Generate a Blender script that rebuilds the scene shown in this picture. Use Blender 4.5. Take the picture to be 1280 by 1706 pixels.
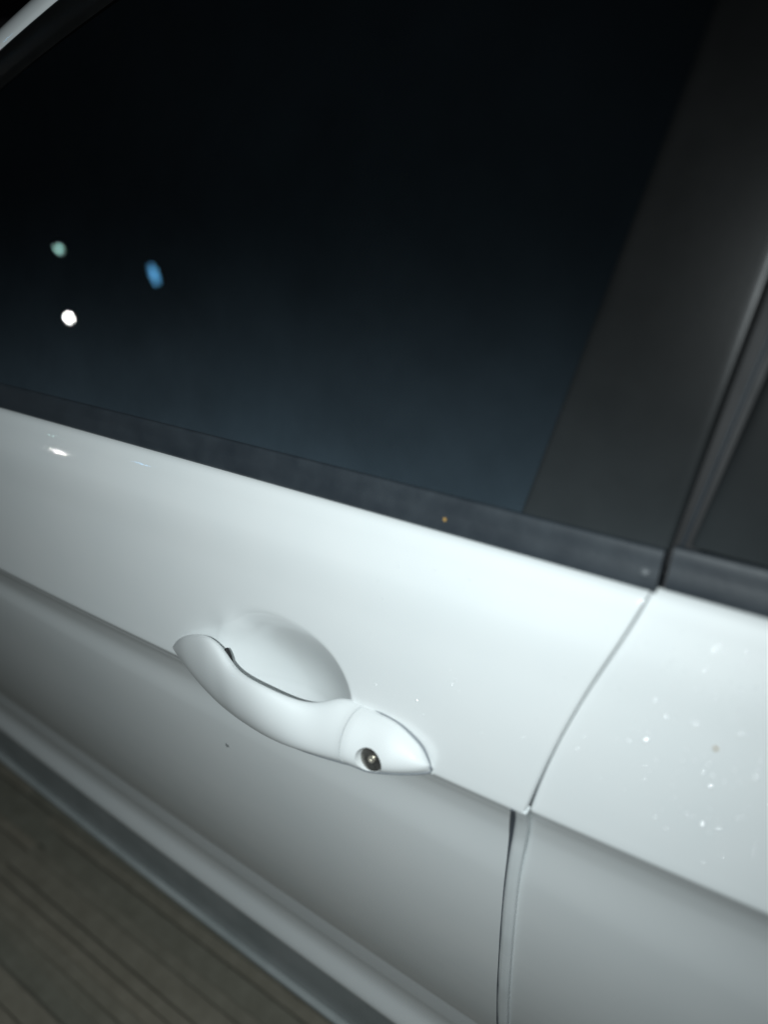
import bpy, bmesh, math, random
import numpy as np
from mathutils import Vector, Matrix

random.seed(7)
for o in list(bpy.data.objects):
    bpy.data.objects.remove(o, do_unlink=True)
SC = bpy.context.scene
COL = SC.collection

# ------------------------------------------------------------------ camera
# hand-held phone close to the rear edge of the front door, looking forward and down
CAM = Vector((0.0752, -0.3046, 1.2048))
yaw, pitch, roll = 0.6574, 0.5460, -0.0991
F = Vector((-math.sin(yaw)*math.cos(pitch), math.cos(yaw)*math.cos(pitch), -math.sin(pitch)))
R0 = Vector((math.cos(yaw), math.sin(yaw), 0.0))
U0 = R0.cross(F)
RT = R0*math.cos(roll) + U0*math.sin(roll)
UP = U0*math.cos(roll) - R0*math.sin(roll)
cd = bpy.data.cameras.new('camera')
cd.sensor_fit = 'HORIZONTAL'; cd.sensor_width = 36.0; cd.lens = 36.0*1273/1280
cd.clip_start = 0.01; cd.clip_end = 200
cd.dof.use_dof = True; cd.dof.focus_distance = 0.56; cd.dof.aperture_fstop = 3.6
cam = bpy.data.objects.new('camera', cd); COL.objects.link(cam)
M = Matrix.Identity(4)
for i in range(3):
    M[i][0], M[i][1], M[i][2], M[i][3] = RT[i], UP[i], -F[i], CAM[i]
cam.matrix_world = M
SC.camera = cam

# ------------------------------------------------------------------ night sky, phone flash, street lamps
w = bpy.data.worlds.new('World'); SC.world = w; w.use_nodes = True
bg = w.node_tree.nodes['Background']
bg.inputs['Color'].default_value = (0.42, 0.62, 0.80, 1); bg.inputs['Strength'].default_value = 0.008

def aim(o, loc, target):
    o.location = loc
    o.rotation_euler = (Vector(target) - Vector(loc)).to_track_quat('-Z', 'Y').to_euler()

fl = bpy.data.lights.new('phone_flash', 'SPOT')
fl.energy = 19.2; fl.color = (0.885, 0.98, 1.0); fl.shadow_soft_size = 0.006
fl.spot_size = math.radians(127); fl.spot_blend = 1.0
flo = bpy.data.objects.new('phone_flash', fl); COL.objects.link(flo)
aim(flo, CAM + Vector((0.006, -0.092, 0.080)), (-0.58, 0.0, 0.66))

# oval lamps far down the street: they show only as reflections in the glass and the shoulder
GN = Vector((-0.019, -0.943, 0.332)).normalized()
def mirror(v): return v - GN*(2*v.dot(GN))
for (loc, sx, sy, deg, L, c) in (((-12.369, -7.185, 2.689), 0.110, 0.060, 35, 330, (1.0, 0.97, 0.92)),
                                 ((-12.489, -6.692, 3.701), 0.120, 0.050, 40, 40.0, (0.55, 1.0, 0.90)),
                                 ((-11.467, -8.022, 3.912), 0.340, 0.110, 68, 17.0, (0.16, 0.55, 1.0))):
    l = bpy.data.lights.new('street_lamp_light', 'AREA'); l.shape = 'ELLIPSE'; l.size = sx; l.size_y = sy
    l.energy = L*math.pi*math.pi/4*sx*sy; l.color = c
    o = bpy.data.objects.new('street_lamp_light', l); COL.objects.link(o)
    zax = (Vector(loc) - Vector((-.45, .03, 1.05))).normalized()
    a = math.radians(deg); xd = mirror(RT*math.cos(a) - UP*math.sin(a))
    xax = (xd - zax*xd.dot(zax)).normalized(); yax = zax.cross(xax)
    mm = Matrix.Identity(4)
    for i in range(3): mm[i][0], mm[i][1], mm[i][2], mm[i][3] = xax[i], yax[i], zax[i], loc[i]
    o.matrix_world = mm

vs = SC.view_settings
SC.display_settings.display_device = 'sRGB'
vs.view_transform = 'Standard'; vs.look = 'None'; vs.exposure = 0.0; vs.gamma = 1.0; vs.use_curve_mapping = False
SC.cycles.sample_clamp_indirect = 4.0

# ------------------------------------------------------------------ materials
def newmat(name):
    m = bpy.data.materials.new(name); m.use_nodes = True
    nt = m.node_tree; nt.nodes.clear()
    out = nt.nodes.new('ShaderNodeOutputMaterial')
    return m, nt, out

def noise(nt, scale, detail=3, rough=0.6, coord='Object'):
    tc = nt.nodes.new('ShaderNodeTexCoord'); n = nt.nodes.new('ShaderNodeTexNoise')
    n.inputs['Scale'].default_value = scale; n.inputs['Detail'].default_value = detail; n.inputs['Roughness'].default_value = rough
    nt.links.new(tc.outputs[coord], n.inputs['Vector']); return n

def ramp(nt, src, p0, c0, p1, c1):
    r = nt.nodes.new('ShaderNodeValToRGB'); nt.links.new(src, r.inputs['Fac'])
    e = r.color_ramp.elements
    e[0].position = p0; e[0].color = c0 if len(c0) == 4 else (*c0, 1)
    e[1].position = p1; e[1].color = c1 if len(c1) == 4 else (*c1, 1)
    return r

def g3(v): return (v, v, v)

def simple(name, c0, c1, rough, nscale=60, metallic=0.0, coat=0.0, coat_rough=0.05, bump=0.0, bscale=400, spec=0.5, rvar=0.06):
    m, nt, out = newmat(name)
    b = nt.nodes.new('ShaderNodeBsdfPrincipled'); nt.links.new(b.outputs[0], out.inputs[0])
    n = noise(nt, nscale)
    r = ramp(nt, n.outputs['Fac'], 0.3, c0, 0.7, c1); nt.links.new(r.outputs['Color'], b.inputs['Base Color'])
    rr = ramp(nt, n.outputs['Fac'], 0.25, g3(max(0, rough-rvar)), 0.75, g3(rough+rvar)); nt.links.new(rr.outputs['Color'], b.inputs['Roughness'])
    b.inputs['Metallic'].default_value = metallic
    b.inputs['Coat Weight'].default_value = coat; b.inputs['Coat Roughness'].default_value = coat_rough
    b.inputs['Specular IOR Level'].default_value = spec
    if bump:
        n2 = noise(nt, bscale, 2); bp = nt.nodes.new('ShaderNodeBump')
        bp.inputs['Strength'].default_value = bump; bp.inputs['Distance'].default_value = 0.001
        nt.links.new(n2.outputs['Fac'], bp.inputs['Height']); nt.links.new(bp.outputs[0], b.inputs['Normal'])
    return m

def paint_mat():
    m, nt, out = newmat('white_car_paint')
    b = nt.nodes.new('ShaderNodeBsdfPrincipled'); nt.links.new(b.outputs[0], out.inputs[0])
    n = noise(nt, 9, 4)
    r = ramp(nt, n.outputs['Fac'], 0.3, (0.755, 0.785, 0.79), 0.7, (0.79, 0.81, 0.81)); nt.links.new(r.outputs['Color'], b.inputs['Base Color'])
    b.inputs['Roughness'].default_value = 0.55
    b.inputs['Coat Weight'].default_value = 1.0
    n3 = noise(nt, 35, 5)
    cr = ramp(nt, n3.outputs['Fac'], 0.3, g3(0.02), 0.8, g3(0.07)); nt.links.new(cr.outputs['Color'], b.inputs['Coat Roughness'])
    n2 = noise(nt, 900, 2); bp = nt.nodes.new('ShaderNodeBump')
    bp.inputs['Strength'].default_value = 0.04; bp.inputs['Distance'].default_value = 0.0005
    nt.links.new(n2.outputs['Fac'], bp.inputs['Height']); nt.links.new(bp.outputs[0], b.inputs['Normal'])
    return m

def haze_fac(nt, top, bottom):
    # painted glare haze: strongest just above the window base, fading upwards, patchy
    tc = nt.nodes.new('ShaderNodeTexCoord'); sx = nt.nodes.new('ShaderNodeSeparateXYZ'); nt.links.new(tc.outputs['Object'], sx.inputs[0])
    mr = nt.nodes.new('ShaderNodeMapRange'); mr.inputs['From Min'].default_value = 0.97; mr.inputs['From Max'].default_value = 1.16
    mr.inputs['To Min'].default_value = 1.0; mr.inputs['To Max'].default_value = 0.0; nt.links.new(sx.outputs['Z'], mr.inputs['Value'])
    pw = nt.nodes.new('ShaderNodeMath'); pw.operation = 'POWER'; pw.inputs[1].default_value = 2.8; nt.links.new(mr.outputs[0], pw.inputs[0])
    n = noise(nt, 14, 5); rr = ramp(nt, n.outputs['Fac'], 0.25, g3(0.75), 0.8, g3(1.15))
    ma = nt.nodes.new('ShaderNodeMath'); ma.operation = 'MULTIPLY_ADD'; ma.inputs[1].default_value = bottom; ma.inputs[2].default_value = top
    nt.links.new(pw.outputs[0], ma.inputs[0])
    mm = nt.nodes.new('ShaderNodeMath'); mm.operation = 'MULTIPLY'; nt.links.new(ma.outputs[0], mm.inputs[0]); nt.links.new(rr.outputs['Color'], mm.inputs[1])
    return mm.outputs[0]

def trim_mat():
    m, nt, out = newmat('satin_black_pillar_film')
    b = nt.nodes.new('ShaderNodeBsdfPrincipled')
    n = noise(nt, 40); r = ramp(nt, n.outputs['Fac'], 0.3, g3(0.004), 0.7, g3(0.006)); nt.links.new(r.outputs['Color'], b.inputs['Base Color'])
    b.inputs['Roughness'].default_value = 0.30; b.inputs['Specular IOR Level'].default_value = 0.16
    n2 = noise(nt, 800, 2); bp = nt.nodes.new('ShaderNodeBump'); bp.inputs['Strength'].default_value = 0.05; bp.inputs['Distance'].default_value = 0.001
    nt.links.new(n2.outputs['Fac'], bp.inputs['Height']); nt.links.new(bp.outputs[0], b.inputs['Normal'])
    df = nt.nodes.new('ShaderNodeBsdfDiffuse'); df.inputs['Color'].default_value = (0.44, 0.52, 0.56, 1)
    mx = nt.nodes.new('ShaderNodeMixShader'); nt.links.new(haze_fac(nt, 0.003, 0.066), mx.inputs[0])  # glare haze painted over the black film
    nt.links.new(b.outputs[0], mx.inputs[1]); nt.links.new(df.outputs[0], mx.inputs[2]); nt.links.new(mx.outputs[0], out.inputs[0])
    return m

def glass_mat():
    # dark tinted side glass: tint + mirror reflection + a bluish glare haze put into the colour
    m, nt, out = newmat('tinted_glass')
    tr = nt.nodes.new('ShaderNodeBsdfTransparent'); tr.inputs[0].default_value = (0.16, 0.19, 0.20, 1)
    gl = nt.nodes.new('ShaderNodeBsdfGlossy'); gl.inputs['Roughness'].default_value = 0.0
    fr = nt.nodes.new('ShaderNodeFresnel'); fr.inputs['IOR'].default_value = 1.5
    m1 = nt.nodes.new('ShaderNodeMixShader')
    nt.links.new(fr.outputs[0], m1.inputs[0]); nt.links.new(tr.outputs[0], m1.inputs[1]); nt.links.new(gl.outputs[0], m1.inputs[2])
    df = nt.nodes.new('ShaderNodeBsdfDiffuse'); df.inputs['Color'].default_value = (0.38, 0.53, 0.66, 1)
    haze = haze_fac(nt, 0.006, 0.085)
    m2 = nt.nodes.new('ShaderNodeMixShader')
    nt.links.new(haze, m2.inputs[0]); nt.links.new(m1.outputs[0], m2.inputs[1]); nt.links.new(df.outputs[0], m2.inputs[2])
    nt.links.new(m2.outputs[0], out.inputs[0])
    return m

PAINT = paint_mat()
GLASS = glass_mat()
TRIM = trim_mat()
RUBBER = simple('black_rubber', (0.020, 0.026, 0.033), (0.029, 0.037, 0.045), 0.50, 50, bump=0.10, bscale=500)
DARKR = simple('dark_gap_rubber', (0.005, 0.005, 0.006), (0.009, 0.009, 0.010), 0.6, 50)
SEAL_SHADE = simple('seal_and_shade_grey', (0.060, 0.070, 0.083), (0.085, 0.098, 0.113), 0.6, 50)  # gap seal rubber, also the painted shadow beside the edge guard
CAPM = simple('grey_plastic_cap', (0.12, 0.13, 0.14), (0.16, 0.17, 0.18), 0.35, 90)
SILLM = simple('shade_dark_sill', (0.26, 0.285, 0.285), (0.33, 0.35, 0.35), 0.6, 20)  # sill tone darkened to stand for shade below the door ridge
GASK_SHADE = simple('gasket_and_shade_grey', (0.20, 0.22, 0.245), (0.26, 0.28, 0.30), 0.6, 50)  # cap gasket, also the painted shade line below the handle
LIPP = simple('grey_sill_paint', (0.30, 0.33, 0.33), (0.42, 0.45, 0.45), 0.6, 14)  # sill lip tone, greyer than the body paint
CABIN = simple('cabin_trim', (0.018, 0.018, 0.020), (0.030, 0.030, 0.032), 0.8, 30)
METAL = simple('lock_metal', (0.30, 0.29, 0.27), (0.42, 0.41, 0.38), 0.28, 200, metallic=0.9)
BRASS = simple('lock_pin_metal', (0.82, 0.76, 0.64), (0.9, 0.85, 0.74), 0.35, 200, metallic=0.8)
GUARD = simple('clear_plastic_guard', (0.70, 0.735, 0.74), (0.75, 0.78, 0.785), 0.25, 30)
GROUNDM = simple('mortar', (0.27, 0.26, 0.215), (0.38, 0.365, 0.305), 0.95, 30, bump=0.4, bscale=200)

def strip_mat():
    m, nt, out = newmat('paving_stone')
    b = nt.nodes.new('ShaderNodeBsdfPrincipled'); nt.links.new(b.outputs[0], out.inputs[0])
    n = noise(nt, 22, 6, 0.7); oi = nt.nodes.new('ShaderNodeObjectInfo')
    r1 = ramp(nt, n.outputs['Fac'], 0.3, (0.28, 0.266, 0.215), 0.72, (0.42, 0.40, 0.335))
    mx = nt.nodes.new('ShaderNodeMixRGB'); mx.blend_type = 'MULTIPLY'; mx.inputs['Fac'].default_value = 1
    r2 = ramp(nt, oi.outputs['Random'], 0.0, (0.80, 0.82, 0.80), 1.0, (1.06, 1.0, 0.96))
    nt.links.new(r1.outputs['Color'], mx.inputs['Color1']); nt.links.new(r2.outputs['Color'], mx.inputs['Color2'])
    nt.links.new(mx.outputs['Color'], b.inputs['Base Color']); b.inputs['Roughness'].default_value = 0.9
    n2 = noise(nt, 160, 4); bp = nt.nodes.new('ShaderNodeBump'); bp.inputs['Strength'].default_value = 0.5; bp.inputs['Distance'].default_value = 0.003
    nt.links.new(n2.outputs['Fac'], bp.inputs['Height']); nt.links.new(bp.outputs[0], b.inputs['Normal'])
    return m
STONE = strip_mat()

# ------------------------------------------------------------------ mesh helpers
def mesh_obj(name, verts, faces, mat, parent=None, smooth=True, angle=None, label=None):
    me = bpy.data.meshes.new(name)
    me.from_pydata([tuple(map(float, v)) for v in verts], [], faces)
    me.validate(); me.update()
    bm = bmesh.new(); bm.from_mesh(me); bmesh.ops.recalc_face_normals(bm, faces=bm.faces); bm.to_mesh(me); bm.free()
    me.materials.append(mat)
    if smooth:
        me.polygons.foreach_set('use_smooth', [True]*len(me.polygons))
        if angle: me.set_sharp_from_angle(angle=math.radians(angle))
    o = bpy.data.objects.new(name, me); COL.objects.link(o)
    if parent: o.parent = parent
    if label: o['label'] = label
    return o

def grid_faces(nr, nc, closed_c=False, base=0):
    f = []
    for i in range(nr-1):
        for j in range(nc-1 if not closed_c else nc):
            a = base+i*nc+j; b = base+i*nc+(j+1) % nc
            f.append((a, b, b+nc, a+nc))
    return f

def catmull(P, n):
    # dense Catmull-Rom (centripetal enough for these gentle profiles)
    P = np.asarray(P, float); out = []
    for i in range(len(P)-1):
        p0 = P[max(i-1, 0)]; p1 = P[i]; p2 = P[i+1]; p3 = P[min(i+2, len(P)-1)]
        L = np.linalg.norm(p2-p1); d0 = np.linalg.norm(p1-p0) or L; d2 = np.linalg.norm(p3-p2) or L
        m1 = ((p1-p0)/d0+(p2-p1)/L)*0.5*L; m2 = ((p2-p1)/L+(p3-p2)/d2)*0.5*L
        if i == 0: m1 = p2-p1
        if i == len(P)-2: m2 = p2-p1
        k = n(i, L) if callable(n) else n
        for t in np.linspace(0, 1, k, endpoint=False):
            out.append((2*t**3-3*t**2+1)*p1+(t**3-2*t**2+t)*m1+(-2*t**3+3*t**2)*p2+(t**3-t**2)*m2)
    out.append(P[-1]); return np.array(out)

# ------------------------------------------------------------------ body side shape
def zb(x):
    x = max(x, -1.2); return .9672+.0085*x-.020*x*x
def zc(x):
    x = max(x, -1.0); return .8292+.062*x+.030*x*x
def plan(x): return .02*x*x
def prof(x):
    b, c = zb(x), zc(x)
    P = [(.012, b-.010), (.007, b-.002), (.003, b+.0006), (-.0018, b-.0012), (-.0050, b-.005), (-.0085, b-.011), (-.0136, b-.0205), (-.0178, b-.030)]
    y0, z0 = P[-1]
    for k, wv in ((.25, -.0008), (.5, -.0010), (.75, -.0006), (.93, -.0002)):
        P.append((y0+(-.0450-y0)*k+wv, z0+(c+.002-z0)*k))
    P += [(-.0452, c+.0012), (-.0455, c-.001), (-.0443, c-.0040), (-.0416, c-.0095), (-.0390, c-.017), (-.0369, c-.027), (-.0355, c-.041),
          (-.0385, .74), (-.0404, .68), (-.0395, .61), (-.0354, .55), (-.0304, .51), (-.0262, .484), (-.0238, .462), (-.0236, .449),
          (-.0257, .436), (-.0310, .424), (-.0342, .4165), (-.0352, .4115), (-.0345, .4080), (-.0300, .4045), (-.012, .400), (.015, .400)]
    return np.array(P)
def nseg(i, L):
    return max(2, min(24, int(L/0.0015))) if i < 19 else max(3, min(10, int(L/0.006)))
_base = prof(-.2)
def prof_dense(x):
    P = prof(x)
    cnt = [nseg(i, np.linalg.norm(_base[i+1]-_base[i])) for i in range(len(_base)-1)]
    return catmull(P, lambda i, L: cnt[i])
def surf_y(x, z):
    P = prof(x)[3:31]
    return float(np.interp(-z, -P[:, 1], P[:, 0]))+plan(x)

GF = [(.40, -.075), (.549, -.067), (.6476, -.0621), (.7077, -.0596), (.7523, -.0577), (.7821, -.0557), (.8289, -.0484), (.844, -.0443), (.8656, -.0396), (.8938, -.0315), (.926, -.0204), (.95, -.0106), (.9693, -.0021)]
GR = [(.40, -.070), (.5471, -.0619), (.6458, -.0568), (.706, -.0546), (.7528, -.0515), (.7815, -.0490), (.8283, -.0432), (.8433, -.0405), (.8656, -.0356), (.8959, -.0268), (.9268, -.0158), (.9495, -.0057), (.9713, .0019)]
_gz = np.linspace(.39, .98, 120)
def smooth_gap(T):
    T = np.array(T); v = np.interp(_gz, T[:, 0], T[:, 1])
    for _ in range(30): v[1:-1] = (v[:-2]+2*v[1:-1]+v[2:])/4
    return v
_gf, _gr = smooth_gap(GF), smooth_gap(GR)
def gapF(z): return float(np.interp(z, _gz, _gf))
def gapR(z): return float(np.interp(z, _gz, _gr))-.0001

# hand recess behind the grip
DC = (-.2265, .8290); DA, DB = .0560, .0545
def dish(x, z):
    ca, sa = math.cos(-.10), math.sin(-.10)
    dx, dz = x-DC[0], z-DC[1]
    X, Z = dx*ca+dz*sa, -dx*sa+dz*ca
    left = 1/(1+math.exp((X+.006)/.019))
    a = DA*(1.0+.20*left); e = 2.1-.4*left
    rho = (abs(X/a)**2.3+abs(Z/DB)**2.3)**(1/2.3)
    h = 1-(rho/1.01)**(2.0-.35*left); k = .012+.10*left
    t = 0.0 if h < -k else h if h > k else (h+k)**2/(4*k)
    fall = .009+.42*max(0.0, DC[1]+DB-z)
    fall = .024*(1-math.exp(-fall/.020))
    return t*fall
def shoulder_y(x, z):
    b, c = zb(x), zc(x); return -.0178-.0272*(b-.030-z)/((b-.030)-(c+.002))
def bumpf(x, z):
    # metal pulled out slightly round the front root of the handle
    return -.0014*math.exp(-(((x+.284)/.014)**2+((z-.858)/.012)**2))

def door_skin(name, xs, edge, rear, yoff, parent, label):
    verts = []; nc = None
    rows = None
    cols = []
    # columns follow x; each row's x is bent towards the shut line near the edge
    D = {}
    prow = prof_dense(-.2); nr = len(prow)
    for i in range(nr):
        row = []
        for s in xs:                       # s in metres measured from the shut line (front: negative, rear: positive)
            x0 = s
            # first guess z
            P = prof_dense_cached(x0)
            z = P[i][1]
            g = edge(z)
            wgt = max(0.0, 1-abs(s)/.11) if not rear else max(0.0, 1-abs(s)/.25)
            x = s+g*(wgt if abs(s) < .25 else 0)
            Q = prof_dense_cached(round(x, 3)); y, z = Q[i]
            y += plan(x)+yoff
            if not rear and .74 < z < .92 and -.34 < x < -.12:
                dv = dish(x, z)
                if dv > 0:
                    wv = min(1.0, dv/.006); wv = wv*wv*(3-2*wv)
                    y0_ = y
                    if z < zc(x)+.004: y += (shoulder_y(x, z)+plan(x)+yoff-y)*wv
                    y = max(y+dv, y0_)
            if not rear: y += bumpf(x, z)
            row.append((x, y, z))
        # hem: wrap the sheet edge inwards
        ex, ey, ez = row[-1] if not rear else row[0]
        sgn = 1 if not rear else -1
        hem = [(ex+sgn*.0012, ey+.0006, ez), (ex+sgn*.0018, ey+.0020, ez), (ex+sgn*.0018, ey+.0060, ez), (ex+sgn*.0012, ey+.016, ez)]
        row = row+hem if not rear else hem[::-1]+row
        nc = len(row); verts += row
    o = mesh_obj(name, verts, grid_faces(nr, nc), PAINT, parent)
    if label: o['label'] = label
    return o
_pc = {}
def prof_dense_cached(x):
    k = round(x, 3)
    if k not in _pc: _pc[k] = prof_dense(k)
    return _pc[k]

# ------------------------------------------------------------------ ground
gr = mesh_obj('ground', [(-30, -30, -.012), (30, -30, -.012), (30, 30, -.012), (-30, 30, -.012)], [(0, 1, 2, 3)], GROUNDM, smooth=False)
gr['kind'] = 'structure'
gr['label'] = 'dim brownish paving of narrow grooved strips beside the car'
def strip_mesh(wd, ln):
    bm = bmesh.new(); bmesh.ops.create_cube(bm, size=1)
    bmesh.ops.scale(bm, vec=(ln, wd, .012), verts=bm.verts)
    bmesh.ops.translate(bm, vec=(0, 0, -.006), verts=bm.verts)
    bmesh.ops.bevel(bm, geom=[e for e in bm.edges], offset=.0018, segments=2, affect='EDGES', profile=.6)
    me = bpy.data.meshes.new('paving_strip'); bm.to_mesh(me); bm.free(); me.materials.append(STONE); return me
SM = [strip_mesh(.0335, 1.2), strip_mesh(.0270, 1.2), strip_mesh(.019, 1.2)]
y = -.60; k = 0
while y < .45:
    near = abs(y+.122) < .013
    mi = 2 if near else random.choice((0, 1, 1, 2))
    wd = (.0335, .0270, .019)[mi]
    off = random.uniform(0, .6)
    for j in range(3):
        o = bpy.data.objects.new('paving_strip', SM[mi]); COL.objects.link(o); o.parent = gr
        o.location = (-2.1+off*.9+j*1.202, y+wd/2, random.uniform(-.0015, .0015)+(.005 if near else 0))
        o.rotation_euler = (random.uniform(-.03, .03), 0, random.uniform(-.006, .006))
    y += wd+random.choice((.0008, .0012, .0020)); k += 1

# ------------------------------------------------------------------ car
car = bpy.data.objects.new('car', None); COL.objects.link(car); car.location = (0, 0, 0)
car['label'] = 'white car seen close at its door handle, black window and pillar above'
car['category'] = 'car'

xs_f = list(np.arange(-1.30, -.37, .02))+list(np.arange(-.37, -.145, .0015))+list(np.arange(-.145, -.012, .005))+[-.010, -.007, -.0045, -.0025, -.001, 0.0]
front = door_skin('front_door', xs_f, gapF, False, 0.0, car, 'white front door panel with the pull handle')
xs_r = [0.0, .001, .0025, .0045, .007, .010]+list(np.arange(.016, .25, .008))+list(np.arange(.26, .9, .03))
rear = door_skin('rear_door', xs_r, gapR, True, .004, car, 'white rear door panel dotted with droplets')

# rubber behind the shut line
v = []
zz = np.linspace(.40, .965, 60)
for z in zz:
    xm = (gapF(z)+gapR(z))/2
    for dx in (-.02, .02): v.append((xm+dx, surf_y(xm, z)+.0125, z))
mesh_obj('door_gap_seal', v, grid_faces(len(zz), 2), SEAL_SHADE, car)

# clear guard along the lower front door edge, plus a dark ribbon standing in for its side shadow
def ribbon(name, zs, fx0, fx1, fy, h, mat, parent, n=7, wall=.006):
    verts = []
    for z in zs:
        a, b = fx0(z), fx1(z)
        sec = [(a, fy(a, z)+wall)]
        for t in np.linspace(0, 1, n):
            x = a+(b-a)*t
            sec.append((x, fy(a, z)*(1-t)+fy(b, z)*t-(h(z) if callable(h) else h)*math.sqrt(max(0, 1-(2*t-1)**4))))
        sec.append((b, fy(b, z)+wall))
        verts += [(x, y, z) for x, y in sec]
    m = n+2; f = grid_faces(len(zs), m)
    f.append(tuple(range(m))[::-1]); k0 = (len(zs)-1)*m; f.append(tuple(range(k0, k0+m)))
    return mesh_obj(name, verts, f, mat, parent, angle=50)
zs = np.linspace(.826, .412, 70)
gshape = lambda z: min(1.0, .80+.20*max(0.0, (.830-z)/.030))
ribbon('edge_guard', zs, lambda z: gapF(z)-.0030, lambda z: gapF(z)-.0030+.0078*gshape(z), lambda x, z: surf_y(x, z), lambda z: .0011*min(1.0, .15+(.826-z)/.02), GUARD, front)
ribbon('guard_shade', np.linspace(.825, .412, 70), lambda z: gapF(z)-.0040-.0026*math.exp(-((z-.806)/.030)**2), lambda z: gapF(z)-.0030, lambda x, z: surf_y(x, z)-.0003, .0009, SEAL_SHADE, front, n=5)

# ---- sill
def extrude_x(name, S, sub, mat, label):
    sp = catmull(S, sub); xv = list(np.arange(-1.5, .95, .05)); v = []
    for x in xv:
        for (yy, z) in sp: v.append((x, yy+plan(x)*.9, z+.012*max(0, -(x+.55))**2))
    return mesh_obj(name, v, grid_faces(len(xv), len(sp)), mat, car, label=label)
extrude_x('shaded_sill', [(.03, .392), (-.010, .390), (-.018, .378), (-.0215, .355), (-.0235, .338), (-.0245, .328), (-.0265, .3175), (-.0285, .312), (-.026, .306), (.0, .300)], 5, SILLM, 'sill face under the doors, coloured dark for the shade')
extrude_x('sill_lip', [(-.010, .3085), (-.0280, .3095), (-.0325, .3098), (-.0352, .3085), (-.0358, .3045), (-.0350, .3005), (-.030, .2985), (-.005, .290), (.05, .262), (.14, .25)], 5, LIPP, 'thin pale lip along the bottom of the sill')

# ---- glass plane
def G(x, z): return .012+.352*(z-.97)+.02*x*x
def zl(x):
    x2 = min(x, .2); return 1.2262+.31*(x2+.51)-.21*(x2+.51)**2
PFm, PFa = .222, -.083          # front edge of the pillar film
PRm, PRa = .140, -.0005         # its rear edge
QRm, QRa = .185, .0045          # rear door film, front edge
def lin(a, m): return lambda z: a+m*(z-.985)

def glass_sheet(name, x0, x1f, parent, label):
    th = .004; nx, nz = 40, 24; V = []
    for side in (0, th):
        for i in range(nx+1):
            for j in range(nz+1):
                u = i/nx; vv = j/nz
                xb = x0+(x1f(.985)-x0)*u
                zt = zl(xb)+.006; z = .955+(max(zt, .975)-.955)*vv
                x = x0+(x1f(z)-x0)*u
                V.append((x, G(x, z)+side, z))
    n = (nx+1)*(nz+1); Fc = grid_faces(nx+1, nz+1)+grid_faces(nx+1, nz+1, base=n)
    ring = [i*(nz+1) for i in range(nx+1)]+[nx*(nz+1)+j for j in range(1, nz+1)]+[i*(nz+1)+nz for i in range(nx-1, -1, -1)]+[j for j in range(nz-1, 0, -1)]
    for a, b in zip(ring, ring[1:]+ring[:1]): Fc.append((a, b, b+n, a+n))
    return mesh_obj(name, V, Fc, GLASS, parent, angle=40, label=label)
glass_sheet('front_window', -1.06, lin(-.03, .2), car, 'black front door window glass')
# rear window
def rear_sheet():
    th = .004; V = []; nx, nz = 20, 20
    for side in (0, th):
        for i in range(nx+1):
            for j in range(nz+1):
                z = .955+(1.335-.955)*j/nz; x = .05+.19*(z-.985)+.75*i/nx
                V.append((x, G(x, z)+.003+side, z))
    n = (nx+1)*(nz+1)
    return mesh_obj('rear_window', V, grid_faces(nx+1, nz+1)+grid_faces(nx+1, nz+1, base=n), GLASS, car, label='black rear door window glass')
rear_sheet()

# ---- pillar films (slabs with rounded edges following the glass slope)
def slab(name, fa, fb, z0, z1, proud, mat, parent, r=.003, th=.007, label=None, tilt=0.0):
    prof2 = [(0, th), (0, .0022), (.0006, .0009), (.0016, .0002), (r, 0)]
    V = []; zs2 = np.linspace(z0, z1, 50)
    for z in zs2:
        a, b = fa(z), fb(z)
        e = [(a+p, q) for p, q in prof2]+[(a+(b-a)*t, -.0006*math.sin(math.pi*t)) for t in (.06, .1, .25, .5, .75, .9, .94)]+[(b-p, q) for p, q in prof2[::-1]]
        V += [(x, G(x, z)-proud+q, z) for x, q in e]
    m = len(prof2)*2+7; Fc = grid_faces(len(zs2), m)
    Fc.append(tuple(range(m))); k0 = (len(zs2)-1)*m; Fc.append(tuple(range(k0, k0+m)))
    return mesh_obj(name, V, Fc, mat, parent, angle=45, label=label)
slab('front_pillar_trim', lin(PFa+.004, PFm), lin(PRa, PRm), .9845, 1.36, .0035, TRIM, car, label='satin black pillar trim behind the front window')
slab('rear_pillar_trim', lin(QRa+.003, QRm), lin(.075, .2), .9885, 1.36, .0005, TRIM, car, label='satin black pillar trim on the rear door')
slab('pillar_gap_seal', lin(PRa-.004, PRm), lin(QRa+.008, QRm), .97, 1.36, -.010, DARKR, car)
slab('pillar_gap_lip', lin(PRa+.0034, (PRm+QRm)/2+.006), lin(PRa+.0050, (PRm+QRm)/2+.010), .984, 1.36, -.004, RUBBER, car, r=.0008)

# ---- belt seals
def belt_seal(name, x0, x1, dz, yo, parent, label):
    V = []; n = int((x1-x0)/.02)+2
    for x in np.linspace(x0, x1, n):
        b = zb(x)+dz
        S = [(.010, b-.012), (.0045, b-.002), (.0022, b+.0018), (.0030, b+.0050), (.0052, b+.0100), (.0059, b+.0114), (.0066, b+.0130), (.0092, b+.0190), (.0104, b+.0204), (.0130, b+.0200), (.017, b+.016)]
        S = catmull(S, 4)
        V += [(x, yy+plan(x)+yo, z) for yy, z in S]
    m = len(S); Fc = grid_faces(n, m)
    Fc.append(tuple(range(m))); Fc.append(tuple(range((n-1)*m, n*m)))
    return mesh_obj(name, V, Fc, RUBBER, parent, angle=40, label=label)
belt_seal('window_seal', -1.1, -.0012, 0, 0, car, 'black rubber strip along the front window base')
belt_seal('window_seal', .0022, .85, .001, .0035, car, 'black rubber strip along the rear window base')
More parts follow.
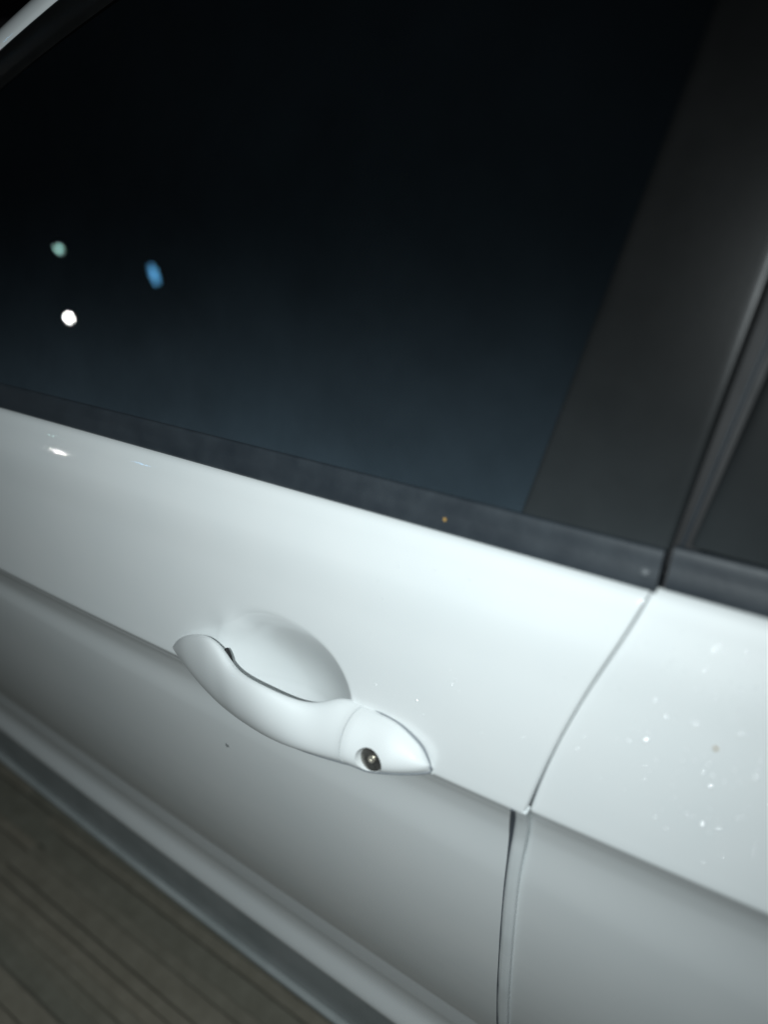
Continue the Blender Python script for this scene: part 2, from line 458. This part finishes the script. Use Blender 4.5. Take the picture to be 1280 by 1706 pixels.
# seal end cap
V = []; S = np.linspace(0, 2*math.pi, 16, endpoint=False)
for k, (rr, dy) in enumerate(((.0046, 0), (.0044, -.0012), (.0030, -.0022), (.0008, -.0026))):
    V += [(-.0075+rr*.6*math.cos(t), .0045+dy, .9775+rr*.4*math.sin(t)) for t in S]
mesh_obj('seal_end_cap', V, grid_faces(4, 16, True)+[tuple(range(48, 64))], CAPM, car)

# ---- window frame and white roof rail / A-pillar above the glass
def rail(name, lo, hi, proud, depth, mat, label, x0=-1.12, x1=.9):
    V = []; xx = np.linspace(x0, x1, 70); n = 14
    for x in xx:
        a, b = zl(x)+lo, zl(x)+hi
        sec = [(G(x, a)+.020, a), (G(x, a)-proud*.4, a), (G(x, a+.002)-proud, a+.0015)]
        for t in np.linspace(.1, 1, n):
            th = t*math.pi/2
            z = a+(b-a)*math.sin(th)
            sec.append((G(x, a)-proud+depth*(1-math.cos(th)), z))
        sec += [(G(x, b)+.09, b+.004)]
        V += [(x, yy, z) for yy, z in sec]
    m = len(sec)
    return mesh_obj(name, V, grid_faces(len(xx), m), mat, car, angle=50, label=label)
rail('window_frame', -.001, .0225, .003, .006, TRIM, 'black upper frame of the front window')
rail('roof_rail', .0205, .046, .006, .035, PAINT, 'white roof pillar edge in the upper corner')

# ---- dark cabin lining behind the glass
bm = bmesh.new(); bmesh.ops.create_cube(bm, size=1)
bmesh.ops.scale(bm, vec=(2.6, 1.30, .90), verts=bm.verts); bmesh.ops.translate(bm, vec=(-.25, .82, .86), verts=bm.verts)
bmesh.ops.delete(bm, geom=[f for f in bm.faces if f.normal.y < -.5], context='FACES')
me = bpy.data.meshes.new('cabin_lining'); bm.to_mesh(me); bm.free(); me.materials.append(CABIN)
o = bpy.data.objects.new('cabin_lining', me); COL.objects.link(o); o.parent = car
SH = catmull([(.022, .90), (.022, .945), (.034, .958), (.08, .955), (.12, .925), (.125, .70), (.14, .45)], 5); V = []
xx = np.linspace(-1.2, 1.0, 20)
for x in xx: V += [(x, yy+plan(x), z) for yy, z in SH]
mesh_obj('inner_door_card', V, grid_faces(len(xx), len(SH)), CABIN, car)

# ------------------------------------------------------------------ door handle
ST = [((-0.3470,-0.0436,0.8192),(-0.3461,-0.0446,0.8185)), ((-0.3399,-0.0437,0.8279),(-0.3367,-0.0470,0.8141)),
 ((-0.3268,-0.0449,0.8391),(-0.3220,-0.0506,0.8095)), ((-0.3101,-0.0461,0.8488),(-0.3012,-0.0550,0.8046)),
 ((-0.2910,-0.0483,0.8550),(-0.2812,-0.0585,0.8023)), ((-0.2760,-0.0515,0.8520),(-0.2618,-0.0608,0.8023)),
 ((-0.2665,-0.0556,0.8472),(-0.2487,-0.0620,0.8027)), ((-0.2522,-0.0587,0.8470),(-0.2325,-0.0636,0.8041)),
 ((-0.2287,-0.0600,0.8476),(-0.2119,-0.0645,0.8065)), ((-0.2113,-0.0566,0.8438),(-0.1919,-0.0652,0.8111)),
 ((-0.1982,-0.0512,0.8407),(-0.1788,-0.0650,0.8141)), ((-0.1879,-0.0448,0.8419),(-0.1697,-0.0648,0.8164)),
 ((-0.1784,-0.0389,0.8464),(-0.1628,-0.0646,0.8181)), ((-0.1630,-0.0370,0.8439),(-0.1603,-0.0645,0.8190)),
 ((-0.1472,-0.0371,0.8453),(-0.1467,-0.0620,0.8179)), ((-0.1355,-0.0376,0.8446),(-0.1317,-0.0597,0.8225)), ((-0.1232,-0.0397,0.8410),(-0.1207,-0.0557,0.8246)), ((-0.1155,-0.0412,0.8368),(-0.1122,-0.0517,0.8262)), ((-0.1100,-0.0438,0.8307),(-0.1080,-0.0488,0.8268)), ((-0.1073,-0.0458,0.8274),(-0.1067,-0.0468,0.8272))]
BO = [.0003, .0018, .0036, .0054, .0068, .0076, .0080, .0082, .0084, .0085, .0088, .0092, .0097, .0102, .0104, .0102, .0092, .0080, .0060, .0020]   # outward bulge
BI = [.004, .006, .008, .009, .009, .008, .007, .0065, .0065, .007, .0075, .009, .012, .016, .016, .015, .013, .010, .008, .005]                  # depth behind the chord

XSPLIT = -.1612
def handle_loft(name, which, sub, parent, mat, cap0=True, cap1=True, bow0=0, bow1=0, flat=None):
    data = np.array([list(u)+list(l)+[bo, bi] for (u, l), bo, bi in zip(ST, BO, BI)])
    du = catmull(data[:, [0, 1, 2]], 8); dl = catmull(data[:, [3, 4, 5, 6, 7]], 8)
    xa, xb = du[0, 0]+.0003, du[-1, 0]-.0003
    xq = xa+(xb-xa)*(1-np.cos(np.linspace(0, math.pi, 20*sub-sub+1)))/2
    xq = .35*xq+.65*np.linspace(xa, xb, len(xq)) if False else xq
    dense = np.zeros((len(xq), 8)); dense[:, 0] = xq; dense[:, 3] = xq
    for k in (1, 2): dense[:, k] = np.interp(xq, du[:, 0], du[:, k])
    for k in (1, 2): dense[:, 3+k] = np.interp(xq, dl[:, 0], dl[:, k])
    for k in (3, 4): dense[:, 3+k] = np.interp(xq, dl[:, 0], dl[:, k])
    for _ in range(6): dense[1:-1, 1:3] = (dense[:-2, 1:3]+2*dense[1:-1, 1:3]+dense[2:, 1:3])/4
    if flat is not None:
        for d in dense:
            h = max(1e-5, math.hypot(d[1]-d[4], d[2]-d[5])); g = flat/h
            for a, b in ((1, 4), (2, 5)):
                m_ = d[a]-d[b]; d[a] += m_*g; d[b] -= m_*g*2.6
            d[6] = .0005; d[7] = .004
    ksp = int(np.argmin(np.abs(xq-XSPLIT)))
    lo_, hi_ = {'grip': (0, ksp), 'cap': (ksp, len(xq)-1), 'all': (0, len(xq)-1)}[which]
    D = dense[lo_:hi_+1]
    V = []; n = 40; nr = len(D)
    for k, d in enumerate(D):
        Uv, Lv = Vector(d[:3]), Vector(d[3:6]); bo, bi = d[6], d[7]
        mid = (Uv+Lv)/2; e1 = (Uv-Lv)/2
        if e1.length < 1e-5: e1 = Vector((0, 0, 1e-5))
        ax = Vector((1, 0, 0)); e2 = ax.cross(e1).normalized()
        if e2.y > 0: e2 = -e2
        bw = 0
        for j in range(n):
            th = 2*math.pi*j/n; c, s = math.cos(th), math.sin(th)
            b = bo if s >= 0 else bi
            p = mid+e1*c+e2*(b*math.copysign(abs(s)**1.0, s))
            # the split line between grip and cap bows forward in the middle
            fr = k/(nr-1)
            if bow1: p.x += bow1*max(0, s)*max(0, (fr-.8)/.2)
            if bow0: p.x += bow0*max(0, s)*max(0, 1-fr/.35)
            V.append(p)
    Fc = grid_faces(nr, n, True)
    if cap0: Fc.append(tuple(range(n))[::-1])
    if cap1: Fc.append(tuple(range((nr-1)*n, nr*n)))
    return mesh_obj(name, V, Fc, mat, parent, angle=48)

grip = handle_loft('handle_grip', 'grip', 6, front, PAINT, bow1=-.004)
grip['label'] = 'white curved pull grip of the door handle'
# move the cap back by a hair so a real seam stays open
cap = handle_loft('handle_lock_cap', 'cap', 6, front, PAINT, bow0=-.004)
def outline_bead(name, pts, r, mat, parent, n=8):
    P = catmull(np.array(pts), 6); V = []
    for k in range(len(P)):
        t = Vector(P[min(k+1, len(P)-1)]-P[max(k-1, 0)]).normalized()
        a = t.cross(Vector((0, 1, 0))).normalized(); b = t.cross(a)
        rr = r*min(1.0, .25+min(k, len(P)-1-k)/8)
        V += [Vector(P[k])+(a*math.cos(2*math.pi*j/n)+b*math.sin(2*math.pi*j/n))*rr for j in range(n)]
    return mesh_obj(name, V, grid_faces(len(P), n, True)+[tuple(range(n)), tuple(range((len(P)-1)*n, len(P)*n))], mat, parent)
UPP = [Vector(u)+Vector((0, -.0004, .0006)) for u, l in ST]; LOW = [Vector(l)+Vector((0, .0010, -.0010)) for u, l in ST]
outline_bead('cap_gasket', [p+Vector((.0002, -.0012, .0010)) for p in UPP[13:]]+[UPP[-1]+Vector((.0008, -.0006, -.001))], .0009, GASK_SHADE, front)
outline_bead('lower_shade_line', LOW[1:], .0011, GASK_SHADE, front)  # added dark bead, paints the shade along the handle's underside
cap['label'] = 'white rounded end cap with the keyhole'
for vv in cap.data.vertices:
    if vv.co.x < -.150: vv.co.x += .0011

# dark slot where the grip leaves the recess
V = []; n = 14
c0 = Vector((-.2775, -.0470, .8415)); dl = Vector((.0030, -.0020, -.0062)); dw = Vector((.0016, .0004, .0006)); dn = Vector((0, -.0012, .0006))
for (rr, h) in ((1, -2), (1, 0), (.8, .6), (.4, 1)):
    V += [c0+dl*(rr*math.cos(2*math.pi*k/n))+dw*(rr*math.sin(2*math.pi*k/n))+dn*h for k in range(n)]
mesh_obj('grip_slot', V, grid_faces(4, n, True)+[tuple(range(3*n, 4*n))], DARKR, front)

# conical keyhole recess cut out of the cap
LC = Vector((-.1425, -.0690, .8305))
ax = Vector((.10, -.93, .35)).normalized()
def frustum(c0, r0, c1, r1, n=40):
    a = (c1-c0).normalized(); t = a.orthogonal().normalized(); b = a.cross(t)
    V = [c0+(t*math.cos(2*math.pi*k/n)+b*math.sin(2*math.pi*k/n))*r0 for k in range(n)]+[c1+(t*math.cos(2*math.pi*k/n)+b*math.sin(2*math.pi*k/n))*r1 for k in range(n)]
    return V, grid_faces(2, n, True)+[tuple(range(n))[::-1], tuple(range(n, 2*n))]
V, Fc = frustum(LC-ax*.0125, .0078, LC+ax*.012, .0150)
cut = mesh_obj('cutter', V, Fc, PAINT, None)
md = cap.modifiers.new('keyhole', 'BOOLEAN'); md.object = cut; md.operation = 'DIFFERENCE'; md.solver = 'EXACT'
dg = bpy.context.evaluated_depsgraph_get(); dg.update()
nm = bpy.data.meshes.new_from_object(cap.evaluated_get(dg)); cap.modifiers.clear(); cap.data = nm
nm.polygons.foreach_set('use_smooth', [True]*len(nm.polygons)); nm.set_sharp_from_angle(angle=math.radians(38))
bpy.data.objects.remove(cut, do_unlink=True)
V, Fc = frustum(LC-ax*.018, .0086, LC-ax*.0112, .0080)
mesh_obj('lock_cylinder', V, Fc, METAL, front, angle=30, label='dull metal lock cylinder in the end cap')
def ringmesh(c, r0, r1, h, n=24):
    t = ax.orthogonal().normalized(); b = ax.cross(t); V = []
    for (rr, hh) in ((r0, 0), (r0, h), (r1, h), (r1, 0)):
        V += [c+ax*hh+(t*math.cos(2*math.pi*k/n)+b*math.sin(2*math.pi*k/n))*rr for k in range(n)]
    return V, grid_faces(4, n, True)
V, Fc = ringmesh(LC-ax*.0112, .0011, .0022, .0010)
mesh_obj('keyhole_ring', V, Fc, BRASS, front, angle=30)

# ------------------------------------------------------------------ droplets and specks
def bead_mesh(name, mat, squash):
    bm = bmesh.new(); bmesh.ops.create_uvsphere(bm, u_segments=10, v_segments=6, radius=1)
    bmesh.ops.scale(bm, vec=(1, squash, 1), verts=bm.verts)
    me = bpy.data.meshes.new(name); bm.to_mesh(me); bm.free(); me.materials.append(mat)
    me.polygons.foreach_set('use_smooth', [True]*len(me.polygons)); return me
DROP = simple('water_droplet', (0.90, 0.93, 0.94), (0.94, 0.96, 0.96), 0.12, 100, rvar=.02, coat=1.0, coat_rough=.12)
for nd in DROP.node_tree.nodes:
    if nd.type == 'BSDF_PRINCIPLED': nd.inputs['Coat IOR'].default_value = 4.0
V = []; Fc = []
def add_bead(x, z, rad, yo):
    yy = surf_y(x, z)+yo; base = len(V); n, m = 10, 5
    nrm = Vector((.11+random.gauss(0, .09), -.70+random.gauss(0, .06), .70+random.gauss(0, .06))).normalized(); t = nrm.orthogonal().normalized(); b = nrm.cross(t)
    for i in range(m):
        th = i/(m-1)*math.pi/2*.98
        for j in range(n):
            ph = 2*math.pi*j/n
            V.append(Vector((x, yy, z))+nrm*(rad*.40*math.sin(th)+rad*.25)+(t*math.cos(ph)+b*math.sin(ph))*rad*math.cos(th))
    Fc.extend(grid_faces(m, n, True, base)); Fc.append(tuple(range(base+(m-1)*n, base+m*n)))
cnt = 0; spots = []
while cnt < 280:
    if random.random() < .85: x = random.gauss(.042, .042); z = random.gauss(.918, .042)
    else: x = random.uniform(-.16, .09); z = random.uniform(.845, .955)
    lo = zc(x)+.012; hi = zb(x)-.010
    if not (lo < z < hi) or x > .10: continue
    if gapF(z)-.004 < x < gapR(z)+.004: continue
    yo = .004 if x > gapR(z) else 0
    if any((x-a)**2+(z-b)**2 < .0022**2 for a, b in spots): continue
    spots.append((x, z))
    add_bead(x, z, random.choice((.0003, .0003, .0004, .0004, .0005, .0007)), yo); cnt += 1
dr = mesh_obj('water_droplets', V, Fc, DROP)
dr['kind'] = 'stuff'; dr['label'] = 'tiny bright water droplets scattered over the white paint'; dr['category'] = 'droplets'

def speck(name, loc, rad, col, label, nrm=(0, -.94, .33)):
    m = simple(name+'_dirt', tuple(c*.8 for c in col), col, .9, 900)
    nrm = Vector(nrm); t = Vector((1, 0, 0)); b = nrm.cross(t); V = []; n = 12
    js = [random.uniform(.75, 1.2) for _ in range(n)]
    for (rr, h) in ((1, -.1), (.9, .25), (.5, .45), (.1, .5)):
        V += [Vector(loc)+nrm*(h*rad)+(t*math.cos(2*math.pi*k/n)+b*math.sin(2*math.pi*k/n))*rr*rad*js[k] for k in range(n)]
    o = mesh_obj(name, V, grid_faces(4, n, True)+[tuple(range(36, 48))], m)
    o['label'] = label; o['category'] = 'dirt speck'; o['group'] = 'dirt specks on the car'
speck('dirt_speck', (.0416, surf_y(.0416, .908)+.0035, .908), .0011, (.40, .27, .10), 'tiny brown speck on the white rear door shoulder')
speck('dirt_speck', (-.3206, surf_y(-.3206, .7173)-.0003, .7173), .0022, (.18, .19, .19), 'small grey smudge on the front door below the handle grip', (0, -1, 0))
speck('dirt_speck', (-.1200, .0030, .9755), .0011, (.45, .27, .08), 'tiny orange speck on the black seal under the window')
